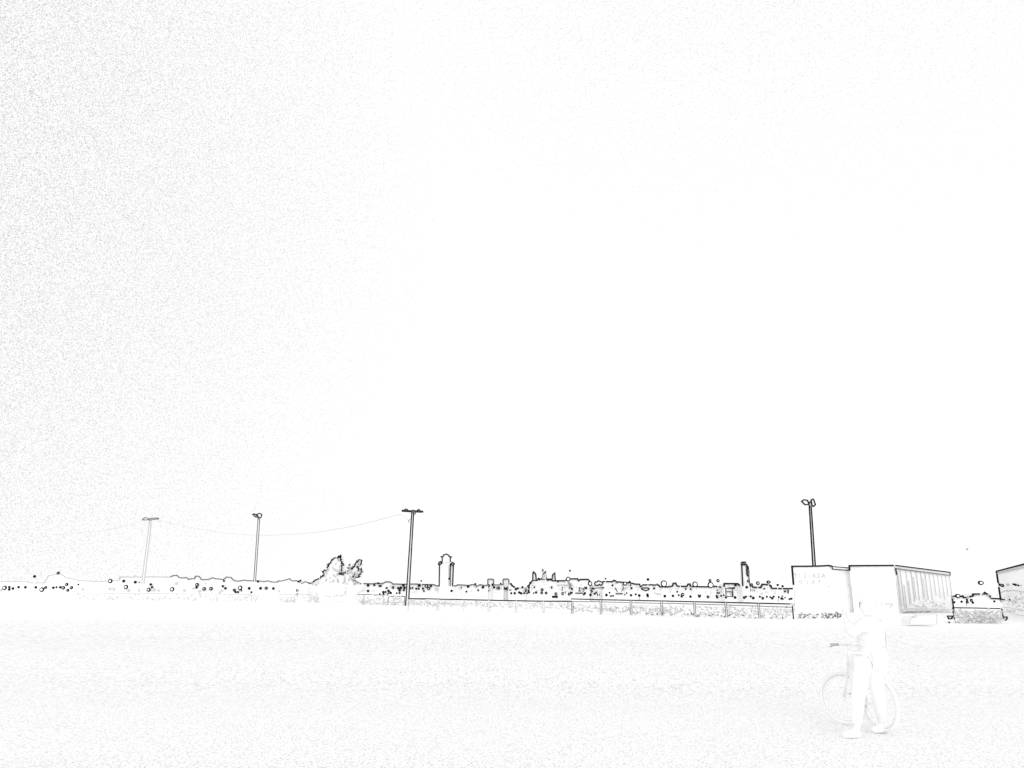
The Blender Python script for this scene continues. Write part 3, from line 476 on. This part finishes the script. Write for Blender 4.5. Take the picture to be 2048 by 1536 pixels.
# ------------------------------------------------------------------ weeds under the fences
def scribble(name,x0,x1,ytop,ybot,Yf,n,inks,L=(2,6),lowbias=1.,cat=None,w=(.7,1.15)):
    m=MB()
    for _ in range(n):
        x=random.uniform(x0,x1); f=random.random()**(1/lowbias); y=ytop(x)+(ybot(x)-ytop(x))*f; Y=Yf(x)+random.uniform(-1,1)
        a=random.uniform(0,math.pi*2); l=random.uniform(*L); bend=random.uniform(-1.4,1.4); pts=[]
        for i in range(4):
            pts.append(at(x,min(y,ybot(x)+3),Y)); x+=math.cos(a)*l/3; y+=math.sin(a)*l/3*.8; a+=bend
        m.tube(pts,lw(Y,random.uniform(*w)),random.choice(inks),n=3)
    return tag(m.build(name),None,None,kind='stuff')
o=scribble('weeds',1142,1586,lambda x:1210+(x-1142)*.008,lambda x:1221+(x-1142)*.026,lambda x:YM(x)+.6,560,[VFAINT,VFAINT,FAINT],(2,7),1.5)
tag(o,'scruffy weeds growing under the right part of the long railing','weeds')
o=scribble('weeds',1270,1580,lambda x:1224+(x-1270)*.03,lambda x:1227+(x-1270)*.038,lambda x:YM(x)-2,110,[MID,FAINT,FAINT],(3,7),1.2)
tag(o,'darker tufts of weeds at the foot of the long railing','weeds')
o=scribble('weeds',818,1142,lambda x:1202+(x-818)*.012,lambda x:1210+(x-818)*.026,lambda x:YM(x)+.6,380,[VFAINT,VFAINT],(2,6),1.)
tag(o,'pale weeds growing under the left part of the long railing','weeds')
o=scribble('weeds',1907,2003,lambda x:1219,lambda x:1245,lambda x:57,330,[VFAINT,FAINT,FAINT],(3,9),1.5); tag(o,'tangled weeds under the railing in the gap between the sheds','weeds')
o=scribble('weeds',1598,1636,lambda x:1226,lambda x:1238,lambda x:66,48,[FAINT,VFAINT,MID],(3,7),1.); tag(o,'low weeds at the foot of the large white shed','weeds')
o=scribble('weeds',1642,1682,lambda x:1225,lambda x:1236,lambda x:66,52,[FAINT,MID,MID],(3,7),1.); tag(o,'clump of dark weeds left of the person raised arm','weeds')
o=scribble('weeds',1800,1898,lambda x:1204,lambda x:1222,lambda x:91.,55,[VFAINT],(3,9),1.); tag(o,'faint shrubs against the ribbed side wall','weeds')
o=scribble('weeds',2003,2060,lambda x:1192,lambda x:1224,lambda x:72,45,[VFAINT],(3,9),1.); tag(o,'faint shrubs against the cropped shed','weeds')
o=scribble('weeds',716,810,lambda x:1191,lambda x:1213,lambda x:117,170,[VFAINT],(2,7),1.); tag(o,'pale weeds under the short railing right of the bushy trees','weeds')
o=scribble('weeds',560,640,lambda x:1190,lambda x:1210,lambda x:138,90,[VFAINT],(2,7),1.); tag(o,'pale weeds under the short railing left of the bushy trees','weeds')
o=scribble('weeds',150,520,lambda x:1189,lambda x:1204,lambda x:147,150,[VFAINT],(2,6),1.); tag(o,'pale weeds along the far quay at the left','weeds')
for d,(x,y,xx,yy) in enumerate(()): pass
# ------------------------------------------------------------------ the person and the bicycle
FL=on_ground(1712,1476); YP=FL.y
S=pxm(YP)*1.02
def pp(px,py,dy=0.): return at(px,py,YP+dy)
def skin(name,nodes,edges,material,parent,sub=2,root=0,smooth=True):
    me=bpy.data.meshes.new(name); me.from_pydata([tuple(n[0]) for n in nodes],edges,[])
    o=bpy.data.objects.new(name,me); C.objects.link(o)
    md=o.modifiers.new('s','SKIN'); md.use_smooth_shade=True
    for i,n in enumerate(nodes):
        sv=me.skin_vertices[0].data[i]; r=n[1]; sv.radius=(r,r) if not isinstance(r,tuple) else r; sv.use_root=(i==root)
    s=o.modifiers.new('u','SUBSURF'); s.levels=sub; s.render_levels=sub
    bpy.context.view_layer.update(); dg=bpy.context.evaluated_depsgraph_get()
    me2=bpy.data.meshes.new_from_object(o.evaluated_get(dg)); bpy.data.objects.remove(o)
    me2.materials.clear(); me2.materials.append(material); me2.name=name
    for p_ in me2.polygons: p_.use_smooth=True; p_.material_index=0
    n=bpy.data.objects.new(name,me2); C.objects.link(n); n.parent=parent; n.location=-parent.location
    return n
base=FL.copy(); base.z=0; base.x=pp(1735,1300).x
per=thing('person','person in a pale top and white trousers raising one forearm beside a bicycle','person',base)
# key joints
pel=pp(1737,1322); che=pp(1737,1268); sho=pp(1738,1246); nek=pp(1735,1232)
s1=pp(1722,1250,-.12); s2=pp(1757,1252,.10); e1=pp(1703,1268,-.26); w1=pp(1689,1232,-.30); e2=pp(1765,1288,.12); w2=pp(1757,1318,.16)
h1=pp(1726,1322,-.06); h2=pp(1747,1324,.08); k1=pp(1716,1398,-.12); k2=pp(1757,1392,.12)
a1=FL+Vector((.02,0,.09)); G2=on_ground(1768,1466); a2=G2+Vector((-.02,0,.10)); t1=FL+Vector((-.13,-.04,.035)); t2=G2+Vector((-.12,-.04,.035))
bn=[(pel,(.15,.11)),(che,(.16,.11)),(sho,(.13,.085)),(nek,.055),(s1,.062),(e1,.042),(w1,.028),(s2,.062),(e2,.042),(w2,.028),(h1,.088),(k1,.058),(a1,.042),(h2,.088),(k2,.058),(a2,.042),(t1,.034),(t2,.034)]
skin('body',bn,[(0,1),(1,2),(2,3),(2,4),(4,5),(5,6),(2,7),(7,8),(8,9),(0,10),(10,11),(11,12),(0,13),(13,14),(14,15),(12,16),(15,17)],SKIN,per)
# top and trousers slightly proud of the body
skin('top',[(pp(1737,1317),(.185,.145)),(che,(.195,.14)),(sho,(.155,.105)),(pp(1735,1240),.075),(s1,.082),(e1,.06),(e1.lerp(w1,.6),.046),(s2,.085),(e2,.06),(e2.lerp(w2,.75),.046)],[(0,1),(1,2),(2,3),(2,4),(4,5),(5,6),(2,7),(7,8),(8,9)],CLOTH,per)
skin('trousers',[(pp(1737,1316),(.165,.125)),(h1,.108),(k1,.082),(a1+Vector((0,0,.06)),.064),(h2,.108),(k2,.082),(a2+Vector((0,0,.06)),.064)],[(0,1),(1,2),(2,3),(0,4),(4,5),(5,6)],TROUSER,per)
for g_,tt in ((FL,t1),(G2,t2)): 
    skin('shoe',[(g_+Vector((.06,.0,.05)),.048),(g_+Vector((-.05,-.01,.045)),.05),(tt+Vector((-.04,-.01,.008)),.04)],[(0,1),(1,2)],TROUSER,per)
# head
hc=pp(1735,1214)
m=MB()
def headpt(lat,lon):
    # lon 0 = face direction (-X, slightly toward camera)
    cl=math.cos(lat); x=math.cos(lon)*cl; y=math.sin(lon)*cl; z=math.sin(lat)
    r=Vector((x*.098,y*.076,z*.118))
    if z<-.2: r.x*=1-.25*(-z-.2); r.y*=1-.35*(-z-.2)
    f=max(0,x)**6
    nose=math.exp(-((lat+.12)/.13)**2-((lon)/.16)**2)*.022
    brow=math.exp(-((lat-.16)/.10)**2-((lon)/.5)**2)*.006
    chin=math.exp(-((lat+.85)/.2)**2-((lon)/.4)**2)*.014
    eye=-math.exp(-((lat-.02)/.09)**2)*(math.exp(-((lon-.42)/.15)**2)+math.exp(-((lon+.42)/.15)**2))*.008
    mouth=-math.exp(-((lat+.48)/.035)**2-((lon)/.3)**2)*.004
    r.x+=nose+brow+chin+eye+mouth
    return r
NL,NM=30,44; rot=Matrix.Rotation(math.radians(180+22),3,'Z')
def heads(fn,filt=None,mt=SKIN,name='head'):
    vs=[];fs=[]
    for i in range(NL+1):
        la=-math.pi/2+math.pi*i/NL
        for j in range(NM):
            lo=-math.pi+2*math.pi*j/NM; vs.append(hc+rot@fn(la,lo))
    for i in range(NL):
        for j in range(NM):
            la=-math.pi/2+math.pi*(i+.5)/NL; lo=-math.pi+2*math.pi*(j+.5)/NM
            if filt and not filt(la,lo): continue
            fs.append((i*NM+j,i*NM+(j+1)%NM,(i+1)*NM+(j+1)%NM,(i+1)*NM+j))
    mm=MB(); mm.add(vs,fs,mt); return mm.build(name,per,True)
heads(headpt,None,SKIN,'head')
heads(lambda a,b_: headpt(a,b_)*1.10+Vector((-.004,0,.004)),lambda la,lo: la>(.38 if abs(lo)<.75 else (-.25 if abs(lo)<1.3 else -.55)),HAIR,'hair')
m=MB()
for s in (-1,1):
    c=hc+rot@Vector((0,s*.08,-.005)); m.tube([c+rot@Vector((.012*math.cos(a),s*.006,.028*math.sin(a))) for a in [k*math.pi/4 for k in range(8)]],.006,SKIN,closed=True,n=6); m.face([c+rot@Vector((.012*math.cos(a),s*.004,.028*math.sin(a))) for a in [k*math.pi/4 for k in range(8)]],SKIN)
m.build('ear',per,True)
# hands: palm, four fingers, a thumb
def hand(w,dirv,side,curl,name='hand'):
    d=dirv.normalized(); sd=side.normalized(); nn=d.cross(sd).normalized()
    nodes=[(w,.024),(w+d*.045,(.036,.017)),(w+d*.08,(.036,.015))]; ed=[(0,1),(1,2)]
    skin(name,nodes,ed,SKIN,per,2)
    for i,(off,L) in enumerate(((-.030,.062),(-.010,.072),(.011,.067),(.031,.052))):
        p=w+d*.075+sd*off; pts=[(p,.0088)]; dd=d.copy()
        for k,f in enumerate((.45,.32,.25)):
            dd=(Matrix.Rotation(curl*(.5+k*.5),3,sd)@dd).normalized(); p=p+dd*L*f; pts.append((p,.0084-.0008*k))
        skin('finger',pts,[(0,1),(1,2),(2,3)],SKIN,per,1)
    p=w+d*.03-sd*.03; q=p+(d*.6-sd*.8).normalized()*.035; r=q+(d*.9-sd*.3).normalized()*.03
    skin('thumb',[(p,.0115),(q,.010),(r,.009)],[(0,1),(1,2)],SKIN,per,1)
hand(w1,Vector((-.15,.0,1)),Vector((.9,.35,.1)),.22)
hand(w2,Vector((-.25,.1,-1)),Vector((.2,.95,0)),-.45)
# faint seams along the back, hem and sleeve
m=MB()
m.tube([pp(x,y,.05) for x,y in ((1755,1237.6),(1760,1240),(1765,1245),(1768,1252),(1770,1262),(1771.6,1272),(1772.4,1286),(1772.6,1300))],[lw(YP,q) for q in (.5,.9,1.1,1.1,1.1,1.1,.9,.4)],FAINT); m.build('back_seam',per)
m=MB()
m.tube([pp(x,y,-.32) for x,y in ((1688.6,1219.4),(1691.6,1225),(1694.4,1236),(1698.6,1242),(1704,1247.6),(1708,1248.6),(1713,1246),(1718,1240))],[lw(YP,q) for q in (.7,1.,1.,.8,.9,.6,.7,.4)],VFAINT); m.build('sleeve_seam',per)
m=MB()
m.tube([pp(x,y,-.02) for x,y in ((1717.8,1209),(1716.6,1202),(1720,1198.4),(1731,1197.6),(1742,1197.4),(1748,1200.4),(1753,1207),(1754.6,1216),(1754,1223))],lw(YP,.9),VFAINT); m.build('cap_seam',per)
# bicycle
RY=YP+.36; FYY=YP+.95
Rr=.325
rc=at(1760,1424,RY); rc.z=Rr+.01; fc=at(1690,1415,FYY); fc.z=Rr+.01
bk=thing('bicycle','bicycle with pale tyres standing behind the person, handlebar to the left','bicycle',Vector((rc.x,rc.y,0)).lerp(Vector((fc.x,fc.y,0)),.5))
bd=(fc-rc); bd.z=0; bd.normalize(); up=Vector((0,0,1))
def wheel(c,dr,R_,name='wheel'):
    w_=thing('x',None,None,c) if False else None
    m=MB(); n=40
    tp=[c+dr*math.cos(2*math.pi*i/n)*(R_-.02)+up*math.sin(2*math.pi*i/n)*(R_-.02) for i in range(n)]
    ax=dr.cross(up)
    vs=[];fs=[]; kk=8
    for i in range(n):
        a=2*math.pi*i/n; rad=dr*math.cos(a)+up*math.sin(a)
        for j in range(kk):
            t=2*math.pi*j/kk; vs.append(c+rad*(R_-.022+.022*math.cos(t))+ax*.022*math.sin(t))
    for i in range(n):
        for j in range(kk): fs.append((i*kk+j,i*kk+(j+1)%kk,((i+1)%n)*kk+(j+1)%kk,((i+1)%n)*kk+j))
    mm=MB(); mm.add(vs,fs,TYRE); wh=mm.build('wheel',bk,True)
    vs=[]
    for i in range(n):
        a=2*math.pi*i/n; rad=dr*math.cos(a)+up*math.sin(a)
        for j in range(4):
            t=2*math.pi*j/4; vs.append(c+rad*(R_-.052+.010*math.cos(t))+ax*.010*math.sin(t))
    fs=[(i*4+j,i*4+(j+1)%4,((i+1)%n)*4+(j+1)%4,((i+1)%n)*4+j) for i in range(n) for j in range(4)]
    mm=MB(); mm.add(vs,fs,PALE); mm.build('rim',wh,True)
    mm=MB()
    for i in range(16):
        a=2*math.pi*i/16; mm.tube([c+ax*.02*(1 if i%2 else -1),c+(dr*math.cos(a)+up*math.sin(a))*(R_-.055)],.0012,PALE,n=3)
    mm.tube([c-ax*.04,c+ax*.04],.018,PALE,n=8); mm.build('spokes',wh)
fdir=(bd+Vector((-.9,.1,0))*.9).normalized(); fdir.z=0
wheel(rc,bd,Rr); wheel(fc,fdir,Rr)
bb=rc+bd*.40+up*-.04; st=rc+bd*.22+up*.42; hd=fc-bd*.14+up*.42; hd2=fc-bd*.17+up*.56
m=MB()
for a_,b_,r_ in ((rc,bb,.012),(rc,st,.010),(bb,st,.018),(bb,hd,.020),(st,hd2,.018),(hd,hd2,.021),(fc,hd,.014)): m.tube([a_,b_],r_,PALE,n=8)
m.build('frame',bk,True)
m=MB(); sx=bd.cross(up)
hb=hd2+up*.12
m.tube([hd2,hb],.013,PALE,n=8)
m.tube([hb,hb+sx*.12+bd*.02,hb+sx*.27-bd*.03],.013,PALE,n=8); m.tube([hb,hb-sx*.12+bd*.02,hb-sx*.27-bd*.03],.013,PALE,n=8); m.build('handlebar',bk,True)
for s in (-1,1):
    g0=hb+s*sx*.16+bd*.0; g1=hb+s*sx*.29-bd*.035; m=MB(); m.tube([g0,g1],.018,FAINT,n=8); m.build('grip',bk,True)
    m=MB(); m.tube([g0+bd*.02,g0+bd*.06-up*.01,g1+bd*.05-up*.03],.006,VFAINT,n=6); m.build('brake_lever',bk,True)
m=MB(); sp=st+up*.16; m.tube([st,sp],.014,PALE,n=8); m.build('seat_post',bk,True)
vs=[];fs=[]
for i in range(9):
    f=i/8; wd=.075*(1-f)**.6+.022; z=.02*math.cos(f*3.1); 
    for j in range(8):
        t=2*math.pi*j/8; vs.append(sp+bd*(-.11+.27*f)+sx*wd*math.cos(t)+up*(z+.022*math.sin(t)))
for i in range(8):
    for j in range(8): fs.append((i*8+j,i*8+(j+1)%8,(i+1)*8+(j+1)%8,(i+1)*8+j))
fs+=[tuple(range(8))[::-1],tuple(range(64,72))]
m=MB(); m.add(vs,fs,FAINT); m.build('saddle',bk,True)
for s in (-1,1):
    m=MB(); e=bb+s*(bd*.10+up*-.13)+sx*s*.07; m.tube([bb+sx*s*.06,e],.011,VFAINT,n=6); m.box(e+sx*s*.05,(.045,.035,.01),VFAINT); m.build('crank',bk)
m=MB(); m.tube([bb+sx*.06+(bd*math.cos(a)+up*math.sin(a))*.085 for a in [k*math.pi/9 for k in range(18)]],.006,VFAINT,closed=True,n=4); m.build('chainring',bk)
# ------------------------------------------------------------------ light: bright even overcast
w=bpy.data.worlds.new('World'); SC.world=w; w.use_nodes=True; nt=w.node_tree; bg=nt.nodes['Background']
tc=nt.nodes.new('ShaderNodeTexCoord')
def math_(op,a,b=None,c=None):
    n=nt.nodes.new('ShaderNodeMath'); n.operation=op
    for i,v in enumerate((a,b,c)):
        if v is None: continue
        if isinstance(v,(int,float)): n.inputs[i].default_value=v
        else: nt.links.new(v,n.inputs[i])
    return n.outputs[0]
def noise(scale,det=2.):
    n=nt.nodes.new('ShaderNodeTexNoise'); n.inputs['Scale'].default_value=scale; n.inputs['Detail'].default_value=det; n.inputs['Roughness'].default_value=.7
    nt.links.new(tc.outputs['Generated'],n.inputs['Vector']); return n.outputs[0]
fine=noise(800.,1.)
mr=nt.nodes.new('ShaderNodeMapRange'); nt.links.new(fine,mr.inputs[0]); mr.inputs[1].default_value=.40; mr.inputs[2].default_value=.72; mr.inputs[3].default_value=0; mr.inputs[4].default_value=1
nrm_=nt.nodes.new('ShaderNodeVectorMath'); nrm_.operation='NORMALIZE'; nt.links.new(tc.outputs['Generated'],nrm_.inputs[0])
def towards(v,lo,hi,p=1.):
    d=nt.nodes.new('ShaderNodeVectorMath'); d.operation='DOT_PRODUCT'; nt.links.new(nrm_.outputs[0],d.inputs[0]); d.inputs[1].default_value=tuple(v.normalized())
    q=nt.nodes.new('ShaderNodeMapRange'); nt.links.new(d.outputs['Value'],q.inputs[0]); q.inputs[1].default_value=lo; q.inputs[2].default_value=hi; q.inputs[3].default_value=0; q.inputs[4].default_value=1
    return math_('POWER',q.outputs[0],p)
dull=math_('MAXIMUM',towards(ray(-700,100),.50,1.0,1.35),math_('MULTIPLY',towards(ray(1400,-700),.60,1.0,1.),.60))
amt=math_('MULTIPLY',dull,math_('ADD',math_('MULTIPLY',mr.outputs[0],.52),.035))
val=math_('SUBTRACT',1.01,amt)
sep=nt.nodes.new('ShaderNodeCombineXYZ')
for i in range(3): nt.links.new(val,sep.inputs[i])
nt.links.new(sep.outputs[0],bg.inputs[0]); bg.inputs[1].default_value=1.10
sd=bpy.data.lights.new('Sun','SUN'); sd.energy=1.0; sd.angle=math.radians(30); sd.color=(1,1,1)
so=bpy.data.objects.new('Sun',sd); C.objects.link(so); so.rotation_euler=(math.radians(78),0,math.radians(4))
SC.view_settings.view_transform='Standard'; SC.view_settings.look='None'; SC.view_settings.exposure=0
